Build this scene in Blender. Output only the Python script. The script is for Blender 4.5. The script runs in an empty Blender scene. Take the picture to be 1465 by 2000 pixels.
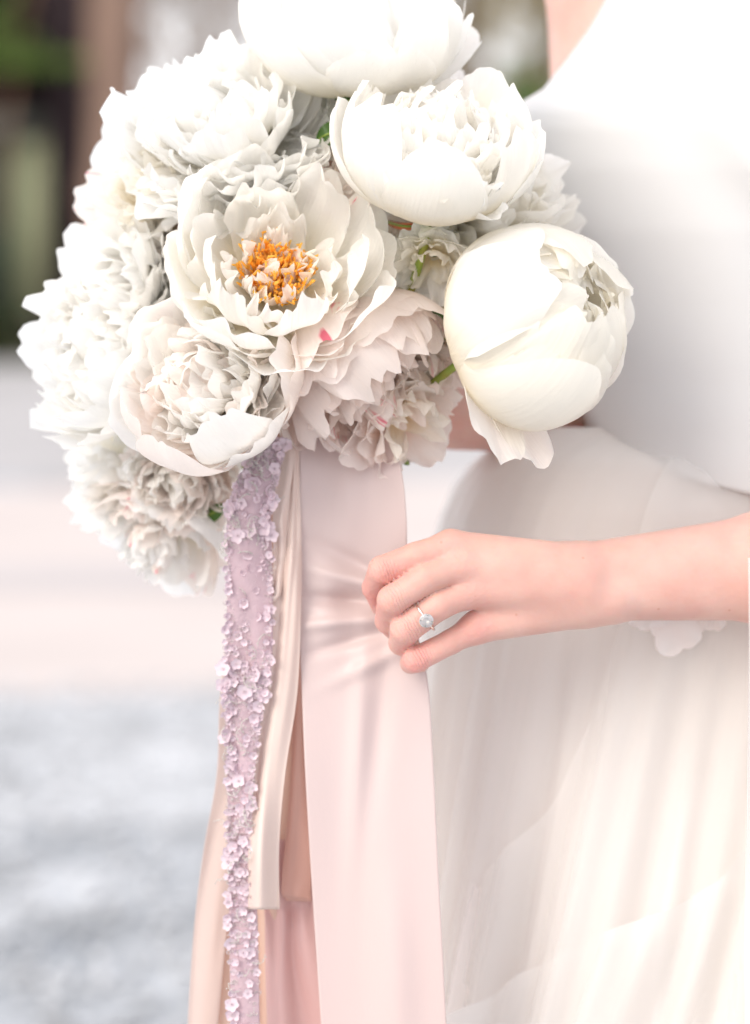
import bpy, math, random
import numpy as np
from mathutils import Vector, Matrix

# ------------------------------------------------------------------ camera, light
R_ = math.radians
sc = bpy.context.scene
D = 1.6646            # camera to the plane of the bouquet
S = 0.3208e-3         # metres per photo pixel in that plane
ZC = 1.20             # camera height
HOR = 430.0           # photo row of the horizon
cam_d = bpy.data.cameras.new('camera')
cam = bpy.data.objects.new('camera', cam_d)
sc.collection.objects.link(cam); sc.camera = cam
cam.location = (0, -D, ZC); cam.rotation_euler = (R_(90), 0, 0)
cam_d.sensor_fit = 'HORIZONTAL'; cam_d.sensor_width = 24; cam_d.lens = 85
cam_d.shift_y = -(1000 - HOR) / 1465.0        # in frame widths
cam_d.clip_start = .05; cam_d.clip_end = 400
cam_d.dof.use_dof = True; cam_d.dof.focus_distance = D - .03
cam_d.dof.aperture_fstop = 2.8; cam_d.dof.aperture_blades = 0

SUN_EL, SUN_AZ = 34.0, -42.0     # degrees; azimuth from the camera's back towards its left
w = bpy.data.worlds.new('World'); sc.world = w; w.use_nodes = True
nt = w.node_tree; bgn = nt.nodes['Background']
sky = nt.nodes.new('ShaderNodeTexSky'); sky.sky_type = 'NISHITA'; sky.sun_disc = False
sky.sun_elevation = R_(SUN_EL); sky.altitude = 0; sky.air_density = 1.0; sky.dust_density = 4.0; sky.ozone_density = 1.0
ovc = nt.nodes.new('ShaderNodeMixRGB'); ovc.inputs[0].default_value = .72
ovc.inputs[2].default_value = (7.6, 7.6, 7.9, 1)       # thin white overcast over the blue
nt.links.new(sky.outputs[0], ovc.inputs[1]); nt.links.new(ovc.outputs[0], bgn.inputs[0])
bgn.inputs[1].default_value = .14
sun_dir = Vector((math.sin(R_(SUN_AZ)) * math.cos(R_(SUN_EL)), -math.cos(R_(SUN_AZ)) * math.cos(R_(SUN_EL)), math.sin(R_(SUN_EL))))
sky.sun_rotation = math.atan2(sun_dir.x, sun_dir.y)
sd = bpy.data.lights.new('sun', 'SUN'); sd.energy = 1.0; sd.angle = R_(34); sd.color = (1, .95, .88)
sun = bpy.data.objects.new('sun', sd); sc.collection.objects.link(sun)
sun.rotation_euler = sun_dir.to_track_quat('Z', 'Y').to_euler()
sc.view_settings.view_transform = 'Standard'; sc.view_settings.look = 'None'
sc.view_settings.gamma = 1; sc.view_settings.use_curve_mapping = False
sc.view_settings.exposure = 0.74
cy = sc.cycles
cy.use_denoising = True; cy.max_bounces = 20; cy.diffuse_bounces = 16; cy.transmission_bounces = 8
cy.transparent_max_bounces = 12; cy.caustics_reflective = False; cy.caustics_refractive = False

# ------------------------------------------------------------------ helpers
def P(px, py, y=0.0):
    """photo pixel at depth y (0 = the bouquet) as a world point"""
    k = S * (y + D) / D
    return np.array([(px - 732.5) * k, y, ZC - (py - HOR) * k])

def link(o, parent=None):
    sc.collection.objects.link(o)
    if parent is not None: o.parent = parent
    return o

def tag(o, label=None, cat=None, group=None, kind=None):
    if label: o['label'] = label
    if cat: o['category'] = cat
    if group: o['group'] = group
    if kind: o['kind'] = kind
    return o

def empty(name, loc=(0, 0, 0), label=None, cat=None, group=None):
    o = bpy.data.objects.new(name, None); o.empty_display_size = .02
    o.location = loc; link(o); return tag(o, label, cat, group)

def mesh_obj(name, verts, faces, mat, parent=None, smooth=True, uv=None):
    me = bpy.data.meshes.new(name)
    verts = np.asarray(verts, dtype=np.float32).reshape(-1, 3)
    faces = np.asarray(faces, dtype=np.int32)
    n, k = faces.shape
    me.vertices.add(len(verts)); me.vertices.foreach_set('co', verts.ravel())
    me.loops.add(n * k); me.loops.foreach_set('vertex_index', faces.ravel())
    me.polygons.add(n); me.polygons.foreach_set('loop_start', np.arange(0, n * k, k, dtype=np.int32))
    me.polygons.foreach_set('loop_total', np.full(n, k, dtype=np.int32))
    if smooth: me.polygons.foreach_set('use_smooth', np.ones(n, dtype=bool))
    if uv is not None:
        l = me.uv_layers.new(name='UVMap'); uv = np.asarray(uv, dtype=np.float32)
        l.data.foreach_set('uv', uv[faces.ravel()].ravel())
    me.update(calc_edges=True); me.validate()
    if mat: me.materials.append(mat)
    o = bpy.data.objects.new(name, me); link(o, parent); return o

def grid_faces(nr, nc, wrap=False):
    i = np.arange(nr - 1)[:, None]; j = np.arange(nc if wrap else nc - 1)[None, :]
    j2 = (j + 1) % nc
    return np.stack([i * nc + j, i * nc + j2, (i + 1) * nc + j2, (i + 1) * nc + j], -1).reshape(-1, 4)

class MB:
    def __init__(s): s.v = []; s.f = []; s.n = 0
    def add(s, v, f):
        v = np.asarray(v, float).reshape(-1, 3); s.v.append(v); s.f.append(np.asarray(f) + s.n); s.n += len(v)
    def box(s, c, h, rot=None):
        c = np.array(c, float); h = np.array(h, float)
        q = np.array([[x, y, z] for z in (-1, 1) for y in (-1, 1) for x in (-1, 1)], float) * h
        if rot is not None: q = q @ np.array(rot).T
        s.add(q + c, [[0, 2, 3, 1], [4, 5, 7, 6], [0, 1, 5, 4], [2, 6, 7, 3], [0, 4, 6, 2], [1, 3, 7, 5]])
    def tube(s, pts, rad, n=10, cap=True):
        pts = np.array(pts, float); rad = np.broadcast_to(rad, len(pts))
        t = np.gradient(pts, axis=0); t /= np.linalg.norm(t, axis=1)[:, None] + 1e-9
        ref = np.array([0, 1, 0.]) if abs(t[0][1]) < .9 else np.array([1., 0, 0])
        a = np.arange(n) * 2 * math.pi / n; rows = []
        for p, tt, r in zip(pts, t, rad):
            b1 = np.cross(tt, ref); b1 /= np.linalg.norm(b1); b2 = np.cross(tt, b1)
            rows.append(p + r * (np.cos(a)[:, None] * b1 + np.sin(a)[:, None] * b2))
        v = np.concatenate(rows); s.add(v, grid_faces(len(pts), n, True))
        if cap:
            for e, idx in ((pts[0], 0), (pts[-1], (len(pts) - 1) * n)):
                base = s.n; ring = v[idx:idx + n]; s.add(np.vstack([ring, e]), [[k, (k + 1) % n, n, n] for k in range(n)])
    def build(s, name, mat, parent=None, smooth=True):
        o = mesh_obj(name, np.concatenate(s.v), np.concatenate(s.f), mat, parent, smooth); return o

def spline(pts, n):
    """smooth curve through control points (Catmull-Rom)"""
    pts = np.array(pts, float); m = len(pts)
    q = np.vstack([2 * pts[0] - pts[1], pts, 2 * pts[-1] - pts[-2]])
    t = np.linspace(0, m - 1, n); i = np.minimum(t.astype(int), m - 2); f = (t - i)[:, None]
    a, b, c, d = q[i], q[i + 1], q[i + 2], q[i + 3]
    return .5 * (2 * b + (c - a) * f + (2 * a - 5 * b + 4 * c - d) * f ** 2 + (3 * b - a - 3 * c + d) * f ** 3)

# ------------------------------------------------------------------ materials
def newmat(name):
    m = bpy.data.materials.new(name); m.use_nodes = True; m.node_tree.nodes.clear()
    return m, m.node_tree.nodes, m.node_tree.links

def simple(name, col, rough=.7, spec=.3, noise=0, nscale=30, bump=0, bscale=60, trans=0, alpha=1, sss=0, stretch=(1, 1, 1), sheen=0, col2=None):
    m, N, L = newmat(name)
    out = N.new('ShaderNodeOutputMaterial'); b = N.new('ShaderNodeBsdfPrincipled')
    b.inputs['Base Color'].default_value = (*col, 1); b.inputs['Roughness'].default_value = rough
    b.inputs['Specular IOR Level'].default_value = spec
    if sheen: b.inputs['Sheen Weight'].default_value = sheen
    tc = N.new('ShaderNodeTexCoord'); mp = N.new('ShaderNodeMapping'); mp.inputs['Scale'].default_value = stretch
    L.new(tc.outputs['Object'], mp.inputs[0])
    csock = None
    if noise or col2:
        nz = N.new('ShaderNodeTexNoise'); nz.inputs['Scale'].default_value = nscale; nz.inputs['Detail'].default_value = 5
        L.new(mp.outputs[0], nz.inputs[0])
        rp = N.new('ShaderNodeValToRGB'); rp.color_ramp.elements[0].position = .34; rp.color_ramp.elements[1].position = .66
        c0 = col2 if col2 else tuple(c * (1 - noise) for c in col)
        rp.color_ramp.elements[0].color = (*c0, 1); rp.color_ramp.elements[1].color = (*col, 1)
        L.new(nz.outputs[0], rp.inputs[0]); csock = rp.outputs[0]; L.new(csock, b.inputs['Base Color'])
    if bump:
        bz = N.new('ShaderNodeTexNoise'); bz.inputs['Scale'].default_value = bscale; bz.inputs['Detail'].default_value = 4
        L.new(mp.outputs[0], bz.inputs[0]); bp = N.new('ShaderNodeBump'); bp.inputs['Strength'].default_value = bump
        bp.inputs['Distance'].default_value = .001 if bscale > 100 else .004
        L.new(bz.outputs[0], bp.inputs['Height']); L.new(bp.outputs[0], b.inputs['Normal'])
    if sss:
        b.inputs['Subsurface Weight'].default_value = sss
    cur = b.outputs[0]
    if trans:
        t = N.new('ShaderNodeBsdfTranslucent'); t.inputs[0].default_value = (*col, 1)
        if csock: L.new(csock, t.inputs[0])
        mx = N.new('ShaderNodeMixShader'); mx.inputs[0].default_value = trans
        L.new(cur, mx.inputs[1]); L.new(t.outputs[0], mx.inputs[2]); cur = mx.outputs[0]
    if alpha < 1:
        t = N.new('ShaderNodeBsdfTransparent'); mx = N.new('ShaderNodeMixShader'); mx.inputs[0].default_value = alpha
        L.new(t.outputs[0], mx.inputs[1]); L.new(cur, mx.inputs[2]); cur = mx.outputs[0]
    L.new(cur, out.inputs[0]); return m

def petal_mat(name, tip, base, streak=0, trans=.6):
    """petal: colour runs from the claw to the tip, faint veins along it, optional pink streak"""
    m, N, L = newmat(name)
    out = N.new('ShaderNodeOutputMaterial'); b = N.new('ShaderNodeBsdfPrincipled')
    b.inputs['Roughness'].default_value = .55; b.inputs['Specular IOR Level'].default_value = .25
    b.inputs['Sheen Weight'].default_value = .15
    uv = N.new('ShaderNodeUVMap'); sp = N.new('ShaderNodeSeparateXYZ'); L.new(uv.outputs[0], sp.inputs[0])
    rp = N.new('ShaderNodeValToRGB'); e = rp.color_ramp.elements
    e[0].position = .05; e[0].color = (*base, 1); e[1].position = .62; e[1].color = (*tip, 1)
    nz = N.new('ShaderNodeTexNoise'); nz.inputs['Scale'].default_value = 3; tc = N.new('ShaderNodeTexCoord')
    oi = N.new('ShaderNodeObjectInfo')
    ad = N.new('ShaderNodeVectorMath'); ad.operation = 'ADD'
    sc2 = N.new('ShaderNodeVectorMath'); sc2.operation = 'SCALE'; sc2.inputs[3].default_value = 25
    cmb = N.new('ShaderNodeCombineXYZ'); L.new(oi.outputs['Random'], cmb.inputs[0]); L.new(oi.outputs['Random'], cmb.inputs[1])
    L.new(cmb.outputs[0], sc2.inputs[0]); L.new(sc2.outputs[0], ad.inputs[0]); L.new(uv.outputs[0], ad.inputs[1])
    L.new(ad.outputs[0], nz.inputs[0])
    ma = N.new('ShaderNodeMath'); ma.operation = 'MULTIPLY_ADD'; L.new(nz.outputs[0], ma.inputs[0]); ma.inputs[1].default_value = .35
    mb_ = N.new('ShaderNodeMath'); mb_.operation = 'SUBTRACT'; L.new(sp.outputs[1], mb_.inputs[0]); mb_.inputs[1].default_value = .17
    L.new(mb_.outputs[0], ma.inputs[2]); L.new(ma.outputs[0], rp.inputs[0])
    col = rp.outputs[0]
    if streak:
        mp = N.new('ShaderNodeMapping'); mp.inputs['Scale'].default_value = (7, 1.6, 1); L.new(ad.outputs[0], mp.inputs[0])
        n2 = N.new('ShaderNodeTexNoise'); n2.inputs['Scale'].default_value = 1.3; n2.inputs['Detail'].default_value = 2; L.new(mp.outputs[0], n2.inputs[0])
        r2 = N.new('ShaderNodeValToRGB'); r2.color_ramp.elements[0].position = .60; r2.color_ramp.elements[1].position = .70
        L.new(n2.outputs[0], r2.inputs[0]); mu = N.new('ShaderNodeMath'); mu.operation = 'MULTIPLY'; mu.inputs[1].default_value = streak
        L.new(r2.outputs[0], mu.inputs[0])
        mx = N.new('ShaderNodeMixRGB'); L.new(mu.outputs[0], mx.inputs[0]); L.new(col, mx.inputs[1]); mx.inputs[2].default_value = (.80, .12, .22, 1)
        col = mx.outputs[0]
    L.new(col, b.inputs['Base Color'])
    mv = N.new('ShaderNodeMapping'); mv.inputs['Scale'].default_value = (26, 2.2, 1); L.new(ad.outputs[0], mv.inputs[0])
    nv = N.new('ShaderNodeTexNoise'); nv.inputs['Scale'].default_value = 1; nv.inputs['Detail'].default_value = 3; L.new(mv.outputs[0], nv.inputs[0])
    bp = N.new('ShaderNodeBump'); bp.inputs['Strength'].default_value = .8; bp.inputs['Distance'].default_value = .0008
    L.new(nv.outputs[0], bp.inputs['Height']); L.new(bp.outputs[0], b.inputs['Normal'])
    wt = N.new('ShaderNodeMixRGB'); wt.blend_type = 'MULTIPLY'; wt.inputs[0].default_value = 1; wt.inputs[2].default_value = (1, .992, .972, 1); L.new(col, wt.inputs[1])
    t = N.new('ShaderNodeBsdfTranslucent'); L.new(wt.outputs[0], t.inputs[0]); L.new(bp.outputs[0], t.inputs[1])
    mx = N.new('ShaderNodeMixShader'); mx.inputs[0].default_value = trans
    L.new(b.outputs[0], mx.inputs[1]); L.new(t.outputs[0], mx.inputs[2]); L.new(mx.outputs[0], out.inputs[0])
    return m

M = {}
M['white'] = petal_mat('petal_white', (.975, .967, .95), (.97, .93, .80))
M['cool'] = petal_mat('petal_cool_white', (.97, .97, .965), (.96, .95, .87))
M['cream'] = petal_mat('petal_cream', (.975, .957, .915), (.97, .89, .70))
M['warm'] = petal_mat('petal_warm_inner', (.975, .95, .89), (.97, .83, .52))
M['blush'] = petal_mat('petal_blush', (.97, .91, .88), (.96, .78, .66))
M['streak'] = petal_mat('petal_streaked', (.96, .90, .86), (.94, .78, .64), streak=.9)
M['gold'] = simple('stamen_gold', (1.0, .80, .24), .5, .3, nscale=160, trans=.5, col2=(1.0, .55, .06))
M['leaf'] = simple('leaf_green', (.10, .22, .04), .45, .5, noise=.45, nscale=60, bump=.3, bscale=150, trans=.25)
M['stem'] = simple('stem_green', (.26, .40, .07), .5, .4, noise=.3, nscale=40, trans=0, col2=(.32, .30, .06))
M['redstem'] = simple('stem_red', (.55, .16, .06), .5, .4, noise=.3, nscale=60)

# ------------------------------------------------------------------ ground and far setting
def ground():
    m, N, L = newmat('ground_mat')
    out = N.new('ShaderNodeOutputMaterial'); b = N.new('ShaderNodeBsdfPrincipled'); b.inputs['Roughness'].default_value = .9
    tc = N.new('ShaderNodeTexCoord'); nz = N.new('ShaderNodeTexNoise'); nz.inputs['Scale'].default_value = 2.6; nz.inputs['Detail'].default_value = 9
    nz.inputs['Roughness'].default_value = .62
    L.new(tc.outputs['Object'], nz.inputs[0]); rp = N.new('ShaderNodeValToRGB'); e = rp.color_ramp.elements
    e[0].position = .40; e[0].color = (.25, .265, .285, 1); e[1].position = .60; e[1].color = (.52, .53, .545, 1)
    L.new(nz.outputs[0], rp.inputs[0]); L.new(rp.outputs[0], b.inputs['Base Color'])
    L.new(b.outputs[0], out.inputs[0])
    v = [(-120, -6, 0), (120, -6, 0), (120, 220, 0), (-120, 220, 0)]
    o = mesh_obj('ground', v, [[0, 1, 2, 3]], m, smooth=False); tag(o, kind='structure')
ground()
def strip(name, y0, y1, z, mat, wob=.15, seed=1, x0=-60, x1=60):
    r = np.random.default_rng(seed); n = 160; x = np.linspace(x0, x1, n)
    def edge(): return sum(wob / k * np.sin(x * k * .7 + r.uniform(0, 6)) for k in (1, 2, 3, 5))
    a, b2 = y0 + edge(), y1 + edge()
    v = np.concatenate([np.stack([x, a, np.full(n, z)], 1), np.stack([x, b2, np.full(n, z)], 1)])
    o = mesh_obj(name, v, grid_faces(2, n), mat, smooth=False); tag(o, kind='structure'); return o
M['near_gravel'] = simple('near_gravel', (.55, .555, .565), .95, .2, noise=.25, nscale=1.6, col2=(.47, .48, .495))
M['path'] = simple('sandy_path', (.57, .505, .475), .95, .2, noise=.10, nscale=.8)
M['verge'] = simple('pale_verge', (.45, .43, .425), .95, .2, noise=.2, nscale=.7)
strip('gravel_path', 3.55, 5.2, .004, M['near_gravel'], .12, 3)
strip('path', 5.2, 10.3, .008, M['path'], .2, 5)
strip('worn_path', 6.85, 7.55, .012, simple('grey_ruts', (.50, .46, .45), .95, .2, noise=.1, nscale=.8), .1, 8)
strip('verge_path', 10.3, 20.5, .004, M['verge'], .3, 7)
M['lawn'] = simple('dark_lawn', (.09, .10, .045), .95, .1, noise=.5, nscale=2)
strip('lawn', 20.5, 60, .004, M['lawn'], .3, 9)

# pebbles on the near gravel
def pebbles():
    r = np.random.default_rng(4); base = np.array([[0, 0, 1], [1, 0, 0], [0, 1, 0], [-1, 0, 0], [0, -1, 0], [0, 0, -1]], float)
    fc = np.array([[0, 1, 2], [0, 2, 3], [0, 3, 4], [0, 4, 1], [5, 2, 1], [5, 3, 2], [5, 4, 3], [5, 1, 4]])
    n = 9000; V = []; F = []
    pos = np.stack([r.uniform(-2.6, 1.2, n), r.uniform(1.6, 5.2, n) , np.full(n, .008)], 1)
    sz = r.uniform(.008, .022, (n, 1)); a = r.uniform(0, 6.28, n)
    for i in range(n):
        c, s_ = math.cos(a[i]), math.sin(a[i]); rot = np.array([[c, -s_, 0], [s_, c, 0], [0, 0, 1]])
        V.append((base * [1, r.uniform(.6, 1), .6]) @ rot.T * sz[i] + pos[i]); F.append(fc + 6 * i)
    m = simple('pebble_grey', (.56, .57, .59), .8, .3, noise=.42, nscale=3.2)
    o = mesh_obj('gravel', np.concatenate(V), np.concatenate(F), m, smooth=False); tag(o, kind='stuff')
pebbles()

def leaf_cloud(r, n, c, h, size, blades=None):
    """n small bent leaves through an ellipsoid volume in uneven clumps"""
    c = np.array(c, float); h = np.array(h, float)
    nc = max(4, n // 60); cc = r.normal(0, .42, (nc, 3)); cc = cc / np.maximum(1, np.linalg.norm(cc, axis=1))[:, None]
    p = cc[r.integers(0, nc, n)] + r.normal(0, .16, (n, 3)); p = p * h + c
    p[:, 2] = np.maximum(p[:, 2], .03)
    d = r.normal(0, 1, (n, 3)); d /= np.linalg.norm(d, axis=1)[:, None]
    e = np.cross(d, r.normal(0, 1, (n, 3))); e /= np.linalg.norm(e, axis=1)[:, None]
    f = np.cross(d, e); s = size * r.uniform(.6, 1.4, (n, 1))
    v = np.stack([p - d * s, p + e * s * .45 + f * s * .15, p + d * s, p - e * s * .45 + f * s * .15], 1).reshape(-1, 3)
    return v, np.arange(4 * n).reshape(-1, 4)

def trunk_mb(base, top, r0, r1, n=10, wob=.05, seed=0):
    r = np.random.default_rng(seed); m = MB(); t = np.linspace(0, 1, 9)[:, None]
    p = np.array(base) * (1 - t) + np.array(top) * t; p[1:-1] += r.normal(0, wob, (7, 3)) * [1, 1, 0]
    p = spline(p, 24); m.tube(p, np.linspace(r0, r1, 24) * (1 + .06 * r.normal(size=24)), 12); return m

def bg(px, py, dist):  # point at distance dist from the camera
    return P(px, py, dist - D)

def tree(px, dist, h, tr, crown_z, crown_r, label, lm, bm_, seed, nl=900, ls=.07, group='trees beyond the lawn', name='tree', limbs=4):
    r = np.random.default_rng(seed); b = bg(px, 0, dist); b[2] = 0
    e = empty(name, b, label, 'tree', group)
    tm = trunk_mb((0, 0, -.05), (r.normal(0, .1), r.normal(0, .1), h), tr, tr * .45, seed=seed)
    for k in range(limbs):
        z = h * (.45 + .45 * k / max(1, limbs)); a = r.uniform(0, 6.28); l = crown_r * .8
        tm.tube(spline([(0, 0, z), (math.cos(a) * l * .5, math.sin(a) * l * .5, z + l * .3), (math.cos(a) * l, math.sin(a) * l, z + l * .8)], 8), np.linspace(tr * .4, tr * .12, 8), 6)
    tm.build('trunk', bm_, e)
    v, f = leaf_cloud(r, nl, (0, 0, crown_z), (crown_r, crown_r * .8, crown_r * .9), ls)
    mesh_obj('crown', v, f, lm, e, smooth=False)
    return e

def shrub(px, dist, hw, hh, label, lm, seed, nl=1500, ls=.05, group='shrubs at the lawn edge', cat='shrub'):
    r = np.random.default_rng(seed); b = bg(px, 0, dist); b[2] = 0
    e = empty('shrub', b, label, cat, group)
    m = MB()
    for k in range(6):
        a = r.uniform(0, 6.28); m.tube(spline([(0, 0, 0), (math.cos(a) * hw * .3, math.sin(a) * hw * .3, hh * .8), (math.cos(a) * hw * .6, math.sin(a) * hw * .6, hh * 1.5)], 8), np.linspace(.02, .006, 8), 5)
    m.build('stem', M['bark'], e)
    v, f = leaf_cloud(r, nl, (0, 0, hh), (hw, hw * .7, hh), ls)
    mesh_obj('foliage', v, f, lm, e, smooth=False); return e

M['bark'] = simple('bark_brown', (.26, .155, .11), .9, .2, noise=.4, nscale=12, bump=.5, bscale=25, stretch=(1, 1, .25))
M['bark2'] = simple('bark_grey', (.30, .23, .20), .9, .2, noise=.4, nscale=12)
M['f_dark'] = simple('foliage_dark', (.045, .07, .025), .6, .2, noise=.5, nscale=3, trans=.3)
M['f_green'] = simple('foliage_green', (.20, .30, .08), .6, .2, noise=.4, nscale=3, trans=.35)
M['f_tan'] = simple('foliage_tan', (.58, .48, .29), .7, .2, noise=.4, nscale=2.5, trans=.35)
M['f_pink'] = simple('foliage_dusty', (.56, .45, .39), .7, .2, noise=.45, nscale=2, trans=.3)
M['f_pale'] = simple('foliage_pale', (.66, .58, .50), .6, .4, noise=.3, nscale=3, trans=.35)

# shed with a pale green door at the left edge of the view
def shed():
    dist = 25.0; DK = 5.0
    def q(px, py): 
        v = bg(px, py, dist); return v
    e = empty('garden_shed', (q(0, 0)[0], dist - D, 0), 'dark timber garden shed with a pale green door, beside the brown tree', 'shed')
    o = np.array(e.location)
    dark = simple('shed_dark_timber', (.035, .022, .026), .8, .2, noise=.4, nscale=8)
    grn = simple('shed_door_green', (.43, .45, .28), .7, .3, noise=.2, nscale=4, stretch=(1, 1, .3))
    gry = simple('shed_wall_grey_green', (.135, .165, .12), .85, .2, noise=.3, nscale=5)
    def bx(name, px0, px1, py0, py1, y0, y1, mat, par=e):
        a, b = q(px0, py0), q(px1, py1); m = MB()
        y0, y1 = y0 * DK, y1 * DK
        m.box(((a[0] + b[0]) / 2 - o[0], (y0 + y1) / 2, (a[2] + b[2]) / 2), (abs(b[0] - a[0]) / 2, (y1 - y0) / 2, abs(a[2] - b[2]) / 2))
        return m.build(name, mat, par, False)
    pyg = HOR + ZC / (S * dist / D)
    bx('corner_post', 92, 168, -420, 668, -.02, .16, dark)
    bx('wall', -900, 122, -420, 225, .09, .14, dark)
    door = bx('door', 36, 122, 272, 622, .05, .09, grn)
    for k in range(5):
        bx('plank', 37 + k * 17, 52.6 + k * 17, 274, 620, .037, .0499, grn, door)
    bx('lintel', -200, 122, 226, 270, .03, .13, simple('lintel_grey', (.16, .17, .15), .8, .2, noise=.2, nscale=6))
    bx('side_wall', -900, 35, 271, 622, .06, .12, gry)
    bx('plinth', -900, 150, 624, 681, -.04, .2, simple('plinth_dark', (.075, .058, .062), .9, .2, noise=.2, nscale=5))
    m = MB(); a, b = q(-950, -440), q(200, -440)
    m.box(((a[0] + b[0]) / 2 - o[0], 1.6, a[2]), ((b[0] - a[0]) / 2, 2.2, .12)); m.build('roof', dark, e, False)
    
shed()
def brown_tree():
    b = bg(226, 0, 23.5); b[2] = 0
    e = empty('tree', b, 'broad brown tree trunk between the dark shed post and the pale blurred lights', 'tree')
    m = trunk_mb((0, 0, -.05), (.02, 0, 7), .26, .23, wob=.006, seed=2)
    m.build('trunk', simple('bark_warm', (.27, .18, .14), .9, .2, noise=.3, nscale=10, bump=.5, bscale=25, stretch=(1, 1, .2)), e)
    r = np.random.default_rng(8); v, f = leaf_cloud(r, 2500, (0, 0, 7), (3.0, 2.4, 1.5), .1)
    mesh_obj('crown', v, f, M['f_green'], e, smooth=False)
brown_tree()

r0 = np.random.default_rng(12)
shrub(-10, 23, .5, .2, 'low dark green shrub at the foot of the shed', M['f_dark'], 31, 700, .06, group=None)
v = empty('climbing_plant', bg(30, 130, 24.3), 'dark green climbing foliage above the pale green shed door', 'climber')
vv, ff = leaf_cloud(np.random.default_rng(5), 900, (0, 0, 0), (.75, .25, .9), .09)
mesh_obj('foliage', vv, ff, M['f_green'], v, smooth=False)
mm = MB(); mm.tube(spline([(-.2, .1, -1.5), (-.1, .05, -.6), (.05, 0, .3), (.2, 0, 1.0)], 14), .03, 6); mm.build('stem', M['bark'], v)

specs = [(400, 30, 'f_pink', 'dusty brown shrub straight behind the top of the bouquet'), (560, 27, 'f_pale', 'pale sunlit shrub behind the uppermost peony'),
         (330, 33, 'f_pale', 'pale sandy shrub just past the brown trunk'), (850, 29, 'f_tan', 'tan shrub between the bouquet and the bride'),
         (1010, 26, 'f_green', 'small green shrub next to the bride\'s bust'), (700, 31, 'f_tan', 'tan shrub hidden mostly by the uppermost peony'),
         (1180, 31, 'f_tan', 'tan shrub behind the bride\'s shoulder')]
for i, (px, dist, mk, lab) in enumerate(specs):
    hw = .85 if mk != 'f_green' else .5; hh = .8 if mk != 'f_green' else 1.32
    shrub(px, dist, hw, hh, lab, M[mk], 60 + i, 1500, .075)
tspec = [(235, 36, 'slender tree seen past the brown trunk'), (400, 40, 'pinkish brown tree above the left shoulder of the bouquet'), (600, 38, 'tree behind the uppermost peony'),
         (900, 37, 'olive tree between bouquet and bride'), (1060, 41, 'olive tree beside the bride\'s bare arm'), (1300, 38, 'tree behind the bride')]
for i, (px, dist, lab) in enumerate(tspec):
    tree(px, dist, 6.5, .13, 4.9, 2.2, lab, M['f_pink'] if px < 800 else M['f_tan'], M['bark2'], 90 + i, 900, .11)
def woodland(name, x0, x1, mat, seed, holes):
    """a far wall of leaves with gaps where the bright sky comes through"""
    rr = np.random.default_rng(seed); n = int(1500 * (x1 - x0)); x = rr.uniform(x0, x1, n); z = rr.uniform(.1, 6.2, n); y = 44 + rr.normal(0, .6, n)
    keep = np.ones(n, bool)
    for hx, hz, hr in holes: keep &= ((x - hx) ** 2 + (z - hz) ** 2) > (hr + .10) ** 2
    p = np.stack([x, y, z], 1)[keep]; n = len(p)
    d = rr.normal(0, 1, (n, 3)); d /= np.linalg.norm(d, axis=1)[:, None]; e = np.cross(d, rr.normal(0, 1, (n, 3))); e /= np.linalg.norm(e, axis=1)[:, None]
    s_ = .13 * rr.uniform(.6, 1.4, (n, 1)); v = np.stack([p - d * s_, p + e * s_ * .5, p + d * s_, p - e * s_ * .5], 1).reshape(-1, 3)
    tag(mesh_obj(name, v, np.arange(4 * n).reshape(-1, 4), mat, smooth=False), kind='stuff')
rr = np.random.default_rng(6)
def hole(px, py, r): b = bg(px, py, 44 + D); return (b[0], b[2], r)
hl = [hole(rr.uniform(150, 640), rr.uniform(-60, 190), rr.uniform(.10, .28)) for _ in range(48)] + [hole(rr.uniform(820, 1080), rr.uniform(-50, 170), rr.uniform(.10, .22)) for _ in range(8)]
woodland('far_woodland', -9, .35, M['f_pink'], 77, hl)
woodland('far_olive_wood', .35, 9, M['f_tan'], 78, hl)

# ------------------------------------------------------------------ peonies
def wprof(v):
    return .16 + .84 * np.sin(np.clip(v / .60, 0, 1) * math.pi / 2) ** .85

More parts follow.
